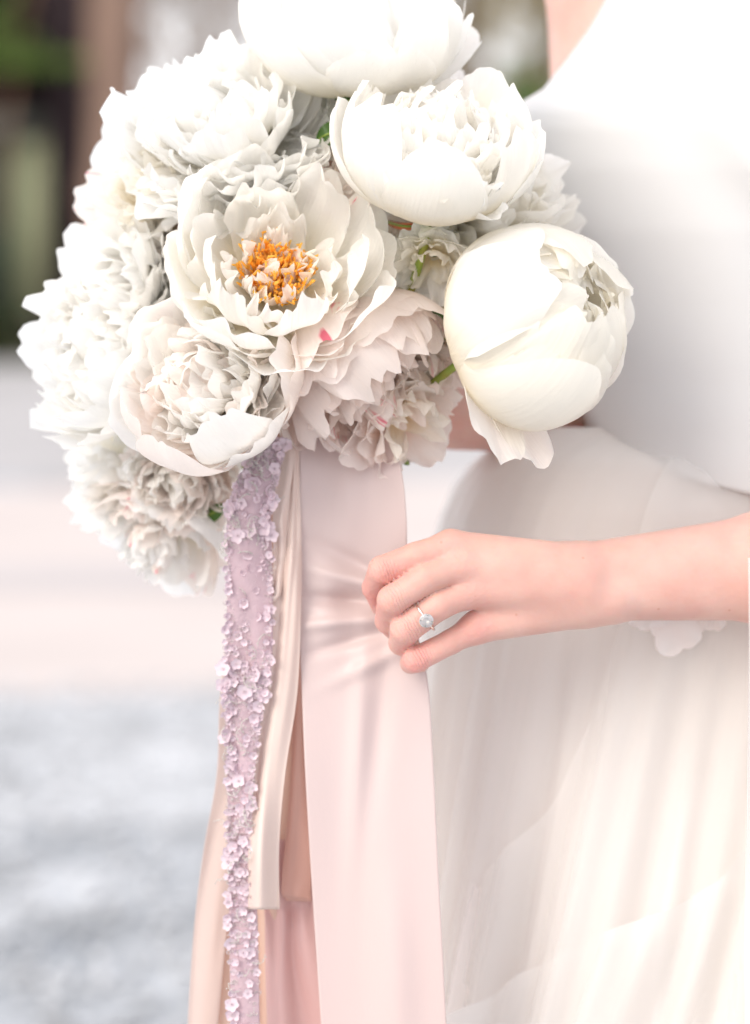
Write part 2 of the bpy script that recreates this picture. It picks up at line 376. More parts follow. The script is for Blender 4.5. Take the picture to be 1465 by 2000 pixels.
def petal_geo(r, L, W, p0, p1, r0, z0, Rc, ruf, notch, lip, phi, nu=25, nv=17, skew=0.):
    us = np.sin(np.linspace(-1, 1, nu) * math.pi / 2) * .5 + np.linspace(-1, 1, nu) * .5; us = np.clip(us, -1, 1)
    U, V = np.meshgrid(us, np.linspace(0, 1, nv))
    nf = np.zeros_like(U)
    for k in range(r.integers(1, 4)):
        c = r.uniform(-.75, .75); sg = r.uniform(.09, .17); nf += r.uniform(.2, .9) * notch * np.exp(-((U - c) / sg) ** 2)
    nf += notch * .16 * np.sin(U * 9 + r.uniform(0, 6)) + notch * .10 * np.sin(U * 15 + r.uniform(0, 6))
    ve = V * (1 - .42 * (1 - np.sqrt(np.clip(1 - U ** 2, 0, 1))) - nf * V ** 4 * (1 - U ** 2))
    s = np.linspace(0, 1.05, 48)
    psi = p0 + (p1 - p0) * s ** .95 + lip * np.clip(s - .72, 0, 1) ** 1.5 * 6
    ds = L * (s[1] - s[0])
    cr = r0 + np.concatenate([[0], np.cumsum(np.sin(psi[:-1]) * ds)]); cz = z0 + np.concatenate([[0], np.cumsum(np.cos(psi[:-1]) * ds)])
    Cr = np.interp(ve, s, cr); Cz = np.interp(ve, s, cz); Ps = np.interp(ve, s, psi)
    lat = U * W * wprof(V); beta = np.clip(lat / Rc, -1.9, 1.9)
    a1, a2, a3 = r.uniform(0, 6.28, 3); f1 = r.uniform(1.6, 3.2)
    wave = (np.sin(U * f1 * math.pi / 1.3 + a1 + V * 2) * V ** 2 + .3 * np.sin(U * f1 * 4.5 + a2 + V * 4) * V ** 4 + .35 * np.sin(V * 9 + a3 + U * 3) * np.abs(U) ** 2 * V
            + .38 * np.sin(U * r.uniform(9, 14) + a3) * V ** 7 * (1 - .5 * U ** 2) + .2 * np.sin(V * 19 + a1) * np.abs(U) ** 5 * V)
    off = Rc * (1 - np.cos(beta)) + ruf * wave + .25 * ruf * np.sin(V * 7 + U * 2 + a2) * V
    T = Rc * np.sin(beta) + skew * V ** 2 * L + ruf * .5 * np.sin(V * 6 + a1) * V
    rr_ = Cr - np.cos(Ps) * off; zz = Cz + np.sin(Ps) * off
    c, s_ = math.cos(phi), math.sin(phi)
    x = rr_ * c - T * s_; y = rr_ * s_ + T * c
    return np.stack([x, y, zz], -1).reshape(-1, 3), np.stack([U * .5 + .5, V], -1).reshape(-1, 2)

GOLD = math.pi * (3 - math.sqrt(5))
deg = math.radians
def layers(kind, r):
    """yield dicts of petal settings in units of the bloom radius"""
    out = []
    def add(n, R, a0, a1, W, ruf=.03, notch=.08, lip=0, Lk=1, r0=.06, z0=0, mat=None, ph=None, jit=.08, Rc=None, cond=None):
        st = r.uniform(0, 6.28)
        for k in range(n):
            phi = st + 2 * math.pi * k / n + r.normal(0, jit) if ph is None else ph[k]
            q0, q1 = deg(a0 + r.normal(0, 4)), deg(a1 + r.normal(0, 9))
            out.append(dict(L=R * max(.9, abs(q0 - q1)) * Lk * r.uniform(.93, 1.05), W=R * W * r.uniform(.88, 1.12), p0=q0, p1=q1, r0=r0, z0=z0 + r.normal(0, .01),
                            Rc=(Rc or R) * r.uniform(.9, 1.15), ruf=ruf, notch=notch * r.uniform(.4, 1.5), lip=lip, phi=phi, mat=mat, skew=r.normal(0, .05)))
    def dome(n, rad, tmax, W, ruf, notch, mat=None, bend=65, t0=0, z0=.3, lip=0):
        for k in range(n):
            t = t0 + (tmax - t0) * math.sqrt((k + .5) / n); phi = k * GOLD + r.normal(0, .15)
            t += r.normal(0, 4)
            out.append(dict(L=rad * r.uniform(.85, 1.12), W=W * r.uniform(.7, 1.3), p0=deg(t + bend * .35), p1=deg(t - bend * r.uniform(.5, 1.1)), r0=.03, z0=z0 + r.normal(0, .03),
                            Rc=W * r.uniform(1.2, 3.0), ruf=ruf * r.uniform(.6, 1.4), notch=notch * r.uniform(.5, 1.6), lip=lip, phi=phi, mat=mat, skew=r.normal(0, .12)))
    if kind == 'open':
        add(8, 1.0, 106, 6, .64, .04, .12, lip=.2)
        add(8, .95, 100, -8, .60, .05, .16, lip=.15, jit=.2)
        add(8, .84, 90, -22, .50, .06, .2, jit=.25)
        add(7, .70, 80, -16, .38, .07, .22, z0=.05, jit=.3)
        add(6, .56, 66, -6, .26, .06, .22, z0=.08, mat='warm', jit=.4)
        for k in range(13):
            out.append(dict(L=r.uniform(.5, .8), W=r.uniform(.08, .17), p0=deg(r.uniform(0, 45)), p1=deg(r.uniform(-55, 30)), r0=r.uniform(.10, .27), z0=.16, Rc=.22,
                            ruf=.04, notch=.1, lip=0, phi=k * GOLD, mat='white', skew=r.normal(0, .15)))
    elif kind == 'globe':
        add(6, 1.0, 100, -56, .84, .02, .05, jit=.2)
        add(7, .97, 98, -70, .70, .03, .08, jit=.2)
        add(7, .94, 98, -72, .74, .03, .08)
        add(7, .90, 96, -82, .66, .04, .10)
        add(8, .84, 90, -80, .5, .05, .12, z0=.12, mat='warm')
        dome(40, 1.42, 50, .34, .045, .12, z0=.45, mat='warm')
    elif kind == 'bowl':
        add(8, 1.0, 106, 0, .70, .035, .14, lip=.08, jit=.2)
        add(8, .96, 102, -14, .66, .045, .18, lip=.1, jit=.2)
        add(7, .88, 98, -30, .66, .06, .16)
        add(7, .74, 92, -35, .5, .07, .2, z0=.1)
        dome(44, 1.18, 66, .32, .05, .14, z0=.28)
    elif kind == 'ruffled':
        add(7, .86, 108, 18, .66, .05, .10, lip=.2)
        add(7, .84, 100, 0, .5, .06, .12, lip=.1)
        dome(88, 1.16, 96, .32, .05, .14, z0=.22)
    elif kind == 'bomb':
        add(7, .96, 104, -14, .74, .03, .08, jit=.2)
        add(7, .96, 100, -34, .60, .04, .12, jit=.2)
        dome(88, 1.26, 88, .34, .05, .14, z0=.34, bend=80)
    elif kind == 'loose':
        add(6, 1.0, 104, 48, .62, .05, .12, lip=.3)
        add(6, .9, 96, 28, .56, .06, .16, lip=.2)
        add(7, .72, 84, 8, .45, .07, .2)
        dome(22, .75, 55, .22, .06, .2, z0=.15, mat='warm')
    elif kind == 'frill':
        add(6, 1.0, 106, 62, .55, .06, .12, lip=.3, jit=.2)
        add(6, .9, 98, 40, .5, .06, .14, lip=.2, jit=.2)
        add(6, .75, 88, 20, .42, .07, .16)
        add(6, .6, 70, 0, .3, .07, .16, mat='warm')
    elif kind == 'backs':
        add(6, 1.0, 112, 30, .8, .03, .08, lip=.2)
        add(6, .95, 104, 15, .75, .04, .12)
        add(7, .8, 95, 0, .55, .06, .16)
        dome(20, .9, 60, .22, .07, .2)
    elif kind == 'small':
        add(5, 1.0, 104, 25, .66, .05, .14, lip=.2)
        add(5, .85, 94, 5, .55, .06, .18)
        dome(22, .9, 75, .24, .07, .22, z0=.2)
    return out

HANDLE = P(655, 930, .125)
def peony(kind, box_, y, axis, mats, label, seed, extra=None, stemm='stem', stem=True):
    """box_: extent of the bloom in the photo (x0, y0, x1, y1) at depth y"""
    r = np.random.default_rng(seed); k = S * (y + D) / D
    ax = Vector(axis).normalized(); q = ax.to_track_quat('Z', 'Y'); Rm = np.array(q.to_matrix())
    F = grid_faces(17, 25); specs = layers(kind, r); nmain = len(specs); specs += (extra(r, q.inverted()) if extra else [])
    geo = []
    for d in specs:
        mk = d.pop('mat') or mats[int(r.random() * len(mats))]
        geo.append((mk,) + petal_geo(r, **d))
    allv = np.concatenate([g[1] for g in geo[:nmain]]) @ Rm.T
    lo, hi = np.percentile(allv, .4, axis=0), np.percentile(allv, 99.6, axis=0)
    x0, y0, x1, y1 = box_
    R = .5 * ((x1 - x0) * k / (hi[0] - lo[0]) + (y1 - y0) * k / (hi[2] - lo[2]))
    mid = (lo + hi) / 2 * R; cen = P((x0 + x1) / 2, (y0 + y1) / 2, y)
    org = Vector(cen - mid)
    e = empty('peony', org, label, 'flower', 'peonies of the bridal bouquet')
    e.rotation_mode = 'QUATERNION'; e.rotation_quaternion = q
    for mk, v, uv in geo:
        mesh_obj('petal', v * R, F, M[mk], e, uv=uv)
    inv = q.inverted()
    # calyx and stem, inside the bloom's own frame
    m = MB(); m.tube([(0, 0, -.16 * R), (0, 0, -.08 * R), (0, 0, .03 * R)], [.05 * R, .2 * R, .16 * R], 12); m.build('calyx', M['stem'], e)
    for j in range(4):
        a = j * 1.57 + r.uniform(0, 1)
        v, uv = petal_geo(r, .5 * R, .17 * R, deg(115), deg(45), .04 * R, -.08 * R, .4 * R, .01 * R, 0, 0, a, 7, 7)
        mesh_obj('sepal', v, grid_faces(7, 7), M['leaf'], e, uv=uv)
    if stem:
        end = inv @ (Vector(HANDLE) + Vector(r.normal(0, .008, 3)) - org)
        mid = Vector((0, 0, -.3 * (Vector(HANDLE) - org).length))
        m = MB(); m.tube(spline([(0, 0, -.1 * R), tuple(mid * .5), tuple((mid + end) * .5), tuple(end)], 16), .0028, 8); m.build('stem', M[stemm], e)
    return e, R, q, org

def droop(dirs, L=1.2, W=.5, a0=108, a1=150, mat=None, lip=0, notch=.06, z0=0, Rc=.8):
    """extra guard petals hanging towards the given world directions"""
    def f(r, inv):
        out = []
        for dv in dirs:
            l = inv @ Vector(dv)
            out.append(dict(L=L * r.uniform(.93, 1.07), W=W, p0=deg(a0), p1=deg(a1), r0=.05, z0=z0, Rc=Rc, ruf=.04, notch=notch, lip=lip, phi=math.atan2(l.y, l.x), mat=mat, skew=0))
        return out
    return f

fl = {}
fl['open'] = peony('open', (360, 306, 730, 725), .0, (.14, -1, .60), ['white', 'white', 'cream'], 'open white peony at the front showing its golden stamens', 11,
                   extra=droop([(.72, 0, -.7), (.1, 0, -1), (-.25, 0, -1)], 1.22, .44, 104, 52))
# stamens of the open bloom
def stamens():
    e, R, q, org = fl['open']; r = np.random.default_rng(3); m = MB()
    for k in range(330):
        a = r.uniform(0, 6.28); rad = R * r.uniform(.02, .34); t = r.uniform(0, .5); h = R * r.uniform(.42, .6)
        b = np.array([math.cos(a) * rad * .6, math.sin(a) * rad * .6, .12 * R]); tp = np.array([math.cos(a) * rad * (1 + t), math.sin(a) * rad * (1 + t), h])
        w_ = r.normal(0, .03 * R, 3); mid = (b + tp) / 2 + w_
        m.tube(spline([b, mid, tp], 6), .0004, 4, False)
        d = tp + r.normal(0, .0015, 3); m.tube([tp - (0, 0, .0006), tp + (0, 0, .001), d + (0, 0, .0042)], [.0005, .0010, .0006], 5)
    o = m.build('stamens', M['gold'], e); tag(o, kind='stuff')
stamens()

peony('bowl', (508, -62, 884, 200), .06, (.05, -.16, .98), ['white', 'white', 'cool'], 'white peony at the very top of the bouquet, seen from its side', 12)
peony('bomb', (693, 160, 1016, 444), -.005, (.12, -.42, .9), ['white', 'white', 'cream'], 'white bowl shaped peony with smooth outer petals, above the round cream bud', 33)
peony('globe', (872, 458, 1218, 812), -.01, (.70, -.58, .42), ['cream', 'cream', 'white'], 'round closed cream peony beside the white bodice', 14,
      extra=droop([(-.62, .1, -.78), (-.20, 0, -.98)], 1.72, .52, 84, 66, 'cream', z0=.02, Rc=1.0, notch=.06))
peony('ruffled', (800, 270, 1118, 560), .075, (.55, -.6, .5), ['cream', 'cream', 'white'], 'ruffled cream peony half hidden behind the bowl shaped one', 15)
peony('ruffled', (266, 92, 625, 440), .06, (-.12, -.72, .62), ['cool', 'cool', 'white'], 'large ruffled white peony at the upper left of the bouquet', 16)
peony('loose', (172, 235, 430, 520), .085, (-.6, -.7, .25), ['cool', 'white', 'streak'], 'ruffled white peony with a tiny pink fleck at the left shoulder of the bouquet', 17)
peony('ruffled', (108, 438, 385, 700), .085, (-.6, -.75, .25), ['cool', 'cool', 'white'], 'soft white peony at the left edge of the bouquet, directly above the outermost one', 18)
peony('bowl', (66, 556, 330, 845), .075, (-.75, -.62, .15), ['cool', 'cool', 'white'], 'outermost left white peony with a pointed edge, over the pale ground', 19)
peony('bomb', (262, 580, 560, 922), .005, (-.38, -.85, .32), ['white', 'cool', 'blush'], 'dense rounded white peony hanging above the lilac lace ribbon', 40)
peony('small', (122, 815, 335, 1015), .125, (-.65, -.7, -.1), ['cool', 'white'], 'small out of focus white peony at the lower left', 21)
peony('ruffled', (232, 850, 475, 1012), .09, (-.1, -.85, -.35), ['white', 'blush'], 'small blush tinted peony tucked below the dense rounded one', 22)
peony('backs', (175, 945, 452, 1140), .125, (-.35, -.5, -.75), ['cool', 'white', 'streak'], 'lowest white peony, drooping, with pink streaked petals', 23)
peony('bowl', (562, 570, 882, 895), .04, (.50, -.50, -.70), ['blush', 'blush', 'streak'], 'blush pink peony with red streaks hanging over the wide ribbon', 24,
      extra=droop([(-.6, -.3, .6), (.1, -.3, 1)], 1.5, .8, 104, 20, 'blush'))
peony('frill', (782, 428, 905, 600), .025, (-.1, -.7, -.7), ['cream', 'white'], 'small cream peony wedged between the golden centred one and the round bud', 25)
peony('small', (586, 266, 745, 405), .045, (.1, -.8, .5), ['white', 'streak'], 'small white peony with pink veins right of the upper leaf', 26)
peony('small', (735, 118, 908, 300), .11, (.3, -.6, .7), ['cool', 'white'], 'small blurred white peony peeking behind the bowl shaped one', 27)
peony('small', (695, 395, 850, 610), .10, (.1, -.9, .1), ['blush', 'cream'], 'small shaded blush peony deep in the middle gap of the bouquet', 28)
peony('ruffled', (270, 350, 540, 620), .10, (-.2, -.9, .2), ['cool', 'white'], 'white peony deep behind the left side of the golden centred one', 29)
peony('ruffled', (500, 60, 740, 190), .13, (0, -.6, .7), ['cool', 'white'], 'white peony deep behind the topmost one', 30)

peony('frill', (680, 725, 890, 912), .045, (.6, -.62, -.5), ['blush', 'blush', 'cream'], 'frilly blush peony at the lower right of the streaked one, above the forearm', 31)

# loose leaves and shoots between the blooms
def leaf_thing(name, pts, wid, label, mat='leaf', cat='leaf', normal=(0, -1, .2), seed=0):
    """a leaf blade along pts (px, py, y), half width in px"""
    c = np.array([P(*p) for p in pts]); c = spline(c, 14); t = np.gradient(c, axis=0); t /= np.linalg.norm(t, axis=1)[:, None]
    n = np.array(normal, float); n /= np.linalg.norm(n); sdv = np.cross(t, n); sdv /= np.linalg.norm(sdv, axis=1)[:, None]
    s = np.linspace(0, 1, 14); w_ = wid * S * np.sin(np.pi * np.clip(s * .93 + .05, 0, 1)) ** .7
    u = np.linspace(-1, 1, 9); V = c[:, None] + sdv[:, None] * (u[None, :, None] * w_[:, None, None]) + n * (-.25 * np.abs(u)[None, :, None] * w_[:, None, None] + .0)
    org = V.reshape(-1, 3).mean(0)
    e = empty(name, org, label, cat)
    mesh_obj('blade', V.reshape(-1, 3) - org, grid_faces(14, 9), M[mat], e)
    m = MB(); m.tube(c - org + n * .0004, np.linspace(.0012, .0003, 14), 6); m.build('midrib', M['stem'], e)
    return e
leaf_thing('peony_leaf', [(700, 262, .055), (668, 258, .045), (640, 262, .04), (618, 275, .045)], 26, 'dark green leaf below the topmost peony', seed=1)
leaf_thing('peony_leaf', [(745, 430, .06), (790, 442, .03), (840, 438, .03)], 8, 'thin rust edged leaf under the bowl shaped peony', mat='redstem')
leaf_thing('peony_leaf', [(800, 600, .09), (850, 640, .06), (895, 630, .07)], 34, 'green leaf between the blush peony and the round cream bud')
leaf_thing('peony_leaf', [(385, 1005, .10), (410, 1005, .09), (440, 985, .085)], 18, 'dark green toothed leaf left of the top of the lace ribbon')
leaf_thing('peony_leaf', [(780, 870, .07), (790, 898, .065), (800, 908, .068)], 7, 'small green leaf tip beside the wide ribbon')
leaf_thing('peony_leaf', [(820, 850, .09), (850, 866, .085), (872, 858, .085)], 9, 'olive green leaf tip in front of the holding forearm')
leaf_thing('peony_leaf', [(815, 460, .075), (808, 500, .06), (795, 560, .07)], 10, 'narrow green leaf right of the golden centred peony')
leaf_thing('peony_leaf', [(340, 560, .09), (375, 570, .075), (385, 600, .08)], 12, 'sliver of green leaf left of the golden centred peony')
leaf_thing('peony_leaf', [(720, 300, .12), (800, 400, .12), (900, 520, .12)], 75, 'broad shaded leaf deep inside the bouquet on its bride side')
leaf_thing('peony_leaf', [(480, 600, .11), (560, 720, .11), (620, 830, .11)], 70, 'broad shaded leaf deep inside the bouquet above the ribbons')
leaf_thing('peony_leaf', [(760, 560, .13), (820, 640, .12), (860, 720, .13)], 60, 'broad shaded leaf behind the blush peony')
leaf_thing('peony_leaf', [(560, 330, .13), (620, 300, .12), (720, 260, .12)], 60, 'pale shaded leaf behind the upper stems')
def shoot(pts, rad, label, mat):
    c = np.array([P(*p) for p in pts]); org = c[0]; e = empty('shoot', org, label, 'shoot'); c = spline(c, 14)
    m = MB(); m.tube(c - org, rad, 8); m.build('stem', M[mat], e)
    m = MB(); m.tube([c[7] - org, c[7] - org + (.002, -.002, .006), c[7] - org + (.003, -.003, .011)], [.0015, .0022, .0005], 6); m.build('node', M['stem'], e)
shoot([(690, 150, .05), (688, 220, .045), (692, 300, .05)], .0034, 'thick green stem under the topmost peony', 'stem')
shoot([(716, 150, .055), (714, 220, .05), (706, 300, .055)], .0028, 'second green stem to the right under the topmost peony', 'stem')
shoot([(690, 195, .04), (702, 235, .038), (700, 300, .045)], .0016, 'thin red stem crossing the green stems', 'redstem')
shoot([(812, 455, .05), (803, 500, .05), (800, 560, .06)], .0022, 'olive stem in the gap right of the golden centred peony', 'stem')
shoot([(800, 668, .05), (850, 655, .045), (900, 640, .06)], .0045, 'thick olive stem crossing the gap beside the round cream bud', 'stem')

# ------------------------------------------------------------------ ribbons
def ribbon(name, rows, mat, label, folds=(), n=90, nu=33, seed=0, wav=.0015, cat='ribbon', bumps=(), soft=.0012):
    """rows: (py, x_left, x_right, y); folds: (cycles, phase, amplitude m)"""
    rw = np.array([(a, b, c, d) for a, b, c, d in rows], float); cu = spline(rw, n)
    u = np.linspace(0, 1, nu); r = np.random.default_rng(seed); V = np.zeros((n, nu, 3)); t = np.linspace(0, 1, n)
    ph = r.uniform(0, 6, 4); gz = [(r.uniform(0, 1), r.uniform(0, 1), r.uniform(.15, .4), r.uniform(.05, .16), r.normal(0, soft)) for _ in range(14)]
    for i in range(n):
        py, xl, xr, y = cu[i]
        yy = np.full(nu, y)
        for (cyc, p, amp) in folds:
            env = .55 + .45 * math.sin(t[i] * 5.1 + ph[3] + 2 * cyc)
            uu = u + .10 * math.sin(t[i] * 4.3 + ph[0] + cyc) + .05 * np.sin(u * 5 + t[i] * 7)
            yy = yy + amp * env * np.sin(2 * math.pi * (cyc * uu + p))
        yy = yy + wav * np.sin(t[i] * 9 + ph[1] + u * 2.2) + wav * .6 * np.sin(t[i] * 23 + ph[2] - u * 4)
        xs = xl + 2.2 * math.sin(t[i] * 11 + ph[1]) + (xr - xl + 3.0 * math.sin(t[i] * 8 + ph[2])) * u
        for gx, gy, gs, gt, ga in gz: yy = yy + ga * np.exp(-((u - gx) / gs) ** 2 - ((t[i] - gy) / gt) ** 2)
        for (bx_, by_, sx, sy, amp, an) in bumps:
            ca, sa = math.cos(math.radians(an)), math.sin(math.radians(an)); ex = (xs - bx_) * ca + (py - by_) * sa; ey = -(xs - bx_) * sa + (py - by_) * ca
            yy = yy + amp * np.exp(-(ex / sx) ** 2 - (ey / sy) ** 2)
        for j in range(nu): V[i, j] = P(xs[j], py, yy[j])
    org = V[0, nu // 2].copy(); 
    o = mesh_obj(name, (V - org).reshape(-1, 3), grid_faces(n, nu), mat); o.location = org
    sm = o.modifiers.new('solid', 'SOLIDIFY'); sm.thickness = .0004
    tag(o, label, cat, 'ribbons hanging from the bouquet')
    return o, V
def satin(name, col, col2, trans=.12, rough=.36):
    return simple(name, col, rough, .35, noise=.06, nscale=5, col2=col2, trans=trans, bump=.12, bscale=900, stretch=(1, 1, .4), sheen=.2)
M['satin'] = satin('satin_blush', (.72, .61, .595), (.73, .585, .555), .22)
M['champ'] = satin('satin_champagne', (.79, .66, .60), (.79, .64, .57), .2)
M['peach'] = satin('satin_peach_gap_shade', (.70, .43, .35), (.66, .38, .31), .2)  # deeper tone paints in the shade and bounced light between the ribbons
M['rose'] = satin('satin_rose', (.76, .52, .49), (.68, .40, .38), .2)
M['chiff'] = simple('chiffon_beige', (.78, .66, .61), .7, .2, trans=.4, alpha=.8)
M['tan'] = satin('satin_tan', (.80, .60, .49), (.78, .56, .46), .25)
ribbon('satin_ribbon', [(700, 590, 700, .065), (800, 578, 735, .055), (900, 583, 776, .045), (1000, 582, 793, .042), (1100, 582, 800, .044), (1200, 585, 812, .045), (1330, 589, 838, .04), (1500, 594, 845, .032),
                       (1700, 605, 852, .028), (1900, 620, 864, .026), (2150, 640, 880, .026)], M['satin'], 'wide blush satin ribbon held between the fingers',
       folds=((.6, .1, .008),), bumps=((680, 1172, 70, 16, .010, 4), (668, 1215, 85, 12, -.006, -6), (690, 1250, 90, 12, .005, -16), (740, 1290, 90, 13, -.004, -26), (700, 1135, 80, 14, -.006, 14), (690, 1095, 80, 16, .004, 26), (640, 1180, 30, 90, -.003, 0), (745, 1380, 22, 160, .004, 6), (700, 1450, 18, 240, -.003, 3)), nu=61, n=190, seed=1, wav=.0012, soft=.0034)
ribbon('satin_ribbon', [(780, 548, 566, .052), (860, 545, 574, .046), (980, 536, 568, .040), (1060, 534, 560, .038), (1150, 530, 545, .036), (1175, 531, 538, .036)],
       M['champ'], 'short champagne fold above the longer champagne ribbon', folds=((1.0, .1, .003),), nu=25, n=70, seed=12, soft=.001)
ribbon('satin_ribbon', [(770, 562, 590, .056), (900, 560, 586, .048), (1050, 545, 588, .043), (1160, 530, 585, .038), (1350, 509, 579, .033), (1500, 495, 562, .030), (1650, 488, 550, .028), (1776, 485, 545, .028)],
       M['champ'], 'narrow champagne ribbon with lengthwise folds, ending above the bottom edge', folds=((1.15, .2, .0046), (2.6, .5, .0007)), nu=49, n=130, seed=2, soft=.002)
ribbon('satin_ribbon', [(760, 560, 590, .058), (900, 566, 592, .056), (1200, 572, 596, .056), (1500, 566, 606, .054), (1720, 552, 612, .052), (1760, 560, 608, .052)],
       M['peach'], 'ribbon in the narrow gap left of the wide ribbon, gap shade put into its deep peach colour', folds=((.8, .3, .003),), seed=3)
ribbon('satin_ribbon', [(1640, 520, 610, .062), (1750, 512, 612, .06), (1850, 520, 622, .06), (2150, 525, 650, .058)], M['rose'], 'rose ribbon below the cut end of the champagne ribbon', folds=((1.1, .6, .006), (2.3, .1, .002)), seed=4, nu=41)
ribbon('satin_ribbon', [(820, 520, 590, .066), (1200, 505, 592, .066), (1500, 500, 596, .066), (1780, 498, 560, .066), (2150, 506, 560, .066)], M['tan'], 'tan ribbon between the lace ribbon and the rose ribbon', folds=((.9, .2, .003),), seed=5)
ribbon('chiffon_ribbon', [(900, 500, 540, .085), (1300, 438, 500, .085), (1500, 424, 486, .085), (1660, 396, 460, .085), (1850, 378, 440, .085), (2150, 358, 415, .085)], M['chiff'], 'sheer beige chiffon ribbon at the outer left of the ribbons', folds=((.7, .1, .004),), seed=6)
ribbon('satin_ribbon', [(1450, 462, 480, .09), (1650, 438, 490, .09), (1760, 425, 500, .09), (1900, 405, 505, .09), (2150, 385, 505, .09)], M['tan'], 'tan satin tail behind the sheer chiffon ribbon', folds=((.8, .4, .004),), seed=7)

# lace ribbon: sheer strip, stitched flowers
def lace():
    strip_m = simple('lace_net', (.78, .62, .67), .8, .2, noise=.12, nscale=40, trans=.35, alpha=.86, bump=.8, bscale=700)
    thr = simple('lace_thread', (.80, .70, .745), .7, .3, noise=.25, nscale=90, trans=.25, col2=(.76, .62, .68))
    thr2 = simple('lace_thread_grey', (.74, .70, .66), .55, .5, noise=.2, nscale=90, trans=.15)
    thr3 = simple('lace_embroidery', (.86, .80, .78), .6, .4, noise=.2, nscale=70, trans=.2, col2=(.72, .60, .62))
    rows = [(860, 505, 560, .03), (920, 478, 548, .028), (1000, 448, 534, .028), (1100, 446, 532, .03), (1300, 440, 526, .028), (1400, 441, 506, .028), (1600, 446, 494, .03), (1800, 450, 508, .032), (2150, 452, 512, .032)]
    base, V = ribbon('lace_ribbon', rows, strip_m, 'lilac lace ribbon covered in small stitched flowers', folds=((.7, .3, .002),), seed=9, nu=21, n=140, wav=.001)
    r = np.random.default_rng(21)
    def rosette(np_, rad, cup, seed):
        q = np.random.default_rng(seed); m = MB(); n = 5
        for k in range(np_):
            a = 2 * math.pi * k / np_ + q.normal(0, .12); s = np.linspace(0, 1, n); u = np.linspace(-1, 1, 4)
            Ug, Sg = np.meshgrid(u, s); rr2 = rad * (.12 + .88 * Sg); wd = rad * .48 * np.sin(np.pi * np.clip(Sg * .88 + .1, 0, 1)) ** .6 * Ug
            zz = cup * rad * Sg ** 2 + rad * .16 * np.abs(Ug) * Sg
            x = rr2 * math.cos(a) - wd * math.sin(a); y = rr2 * math.sin(a) + wd * math.cos(a)
            m.add(np.stack([x, -zz, y], -1), grid_faces(n, 4))
        a = np.arange(9) * 2 * math.pi / 8; m.tube(np.stack([np.cos(a) * rad * .17, np.full(9, -.1 * rad), np.sin(a) * rad * .17], -1), rad * .06, 5, False)
        return m
    def spray(seed):
        q = np.random.default_rng(seed); m = MB()
        p = spline([(0, 0, 0), (.003, -.002, .003), (.002, -.003, .008), (-.002, -.002, .011)], 8); m.tube(p, .00028, 4)
        for k in range(7):
            c = p[k] + q.normal(0, .0012, 3); m.tube([c - (.0006, 0, 0), c, c + (.0006, 0, 0)], [.0002, .0007, .0002], 5)
        return m
    protos = []
    for s_, (np_, rad, cup) in enumerate([(5, .0042, .35), (6, .0036, .6), (5, .0052, .2), (6, .0030, .8)]):
        o = rosette(np_, rad, cup, s_).build('lace_flower', thr, base); protos.append(o)
    sprays = []
    for s_ in range(3):
        o = spray(s_).build('beaded_sprig', thr2, base); sprays.append(o)
    n, nu, _ = V.shape; org = np.array(base.location); used = set()
    em = MB()
    for k in range(2600):
        i = int(r.random() * (n - 1)); j = r.uniform(-.05, 1.03); p = V[i, 0] * (1 - j) + V[i, -1] * j - org; a = r.uniform(0, 6.28); R1 = r.uniform(.0006, .0022); sp_ = r.uniform(2.2, 5.5)
        tt = np.linspace(0, sp_, 6); rr3 = R1 * (.4 + .6 * tt / sp_)
        q3 = np.stack([np.cos(a + tt) * rr3, -.0008 - .0011 * np.sin(tt), np.sin(a + tt) * rr3], -1) + p
        em.tube(q3, .00022, 3, False)
    tag(em.build('embroidery', thr3, base), kind='stuff')
    fm = MB(); tiny = [rosette(5, .0021, .5, 40), rosette(6, .0017, .7, 41), rosette(5, .0026, .3, 42)]
    tv = [(np.concatenate(t.v), np.concatenate(t.f)) for t in tiny]
    for k in range(620):
        i = int(r.random() * (n - 1)); j = r.uniform(-.03, 1.0); p = V[i, 0] * (1 - j) + V[i, -1] * j - org + [0, -.001, 0]; a = r.uniform(0, 6.28); c_, s_2 = math.cos(a), math.sin(a)
        v0, f0 = tv[k % 3]; fm.add(v0 @ np.array([[c_, 0, s_2], [0, 1, 0], [-s_2, 0, c_]]) * r.uniform(.7, 1.3) + p, f0)
    tag(fm.build('lace_netting', thr, base), kind='stuff')
    for k in range(290):
        i = int((k + r.random()) / 290 * (n - 1)); j = r.uniform(-.04, 1.02)
        if r.random() < .22: j = -.07 + r.random() * .1
        p = V[i, 0] * (1 - j) + V[i, -1] * j; p = p + [0, -.0012 - .002 * r.random(), 0]
        lst = protos if r.random() < .72 else sprays; o = lst[int(r.random() * len(lst))]
        if id(o) in used:
            c = o.copy(); sc.collection.objects.link(c); c.parent = base
        else: c = o; used.add(id(o))
        c.location = p - org; c.rotation_euler = (r.normal(0, .3), r.uniform(0, 6.28), r.normal(0, .3)); s2 = r.uniform(.6, 1.05); c.scale = (s2, s2, s2)
lace()

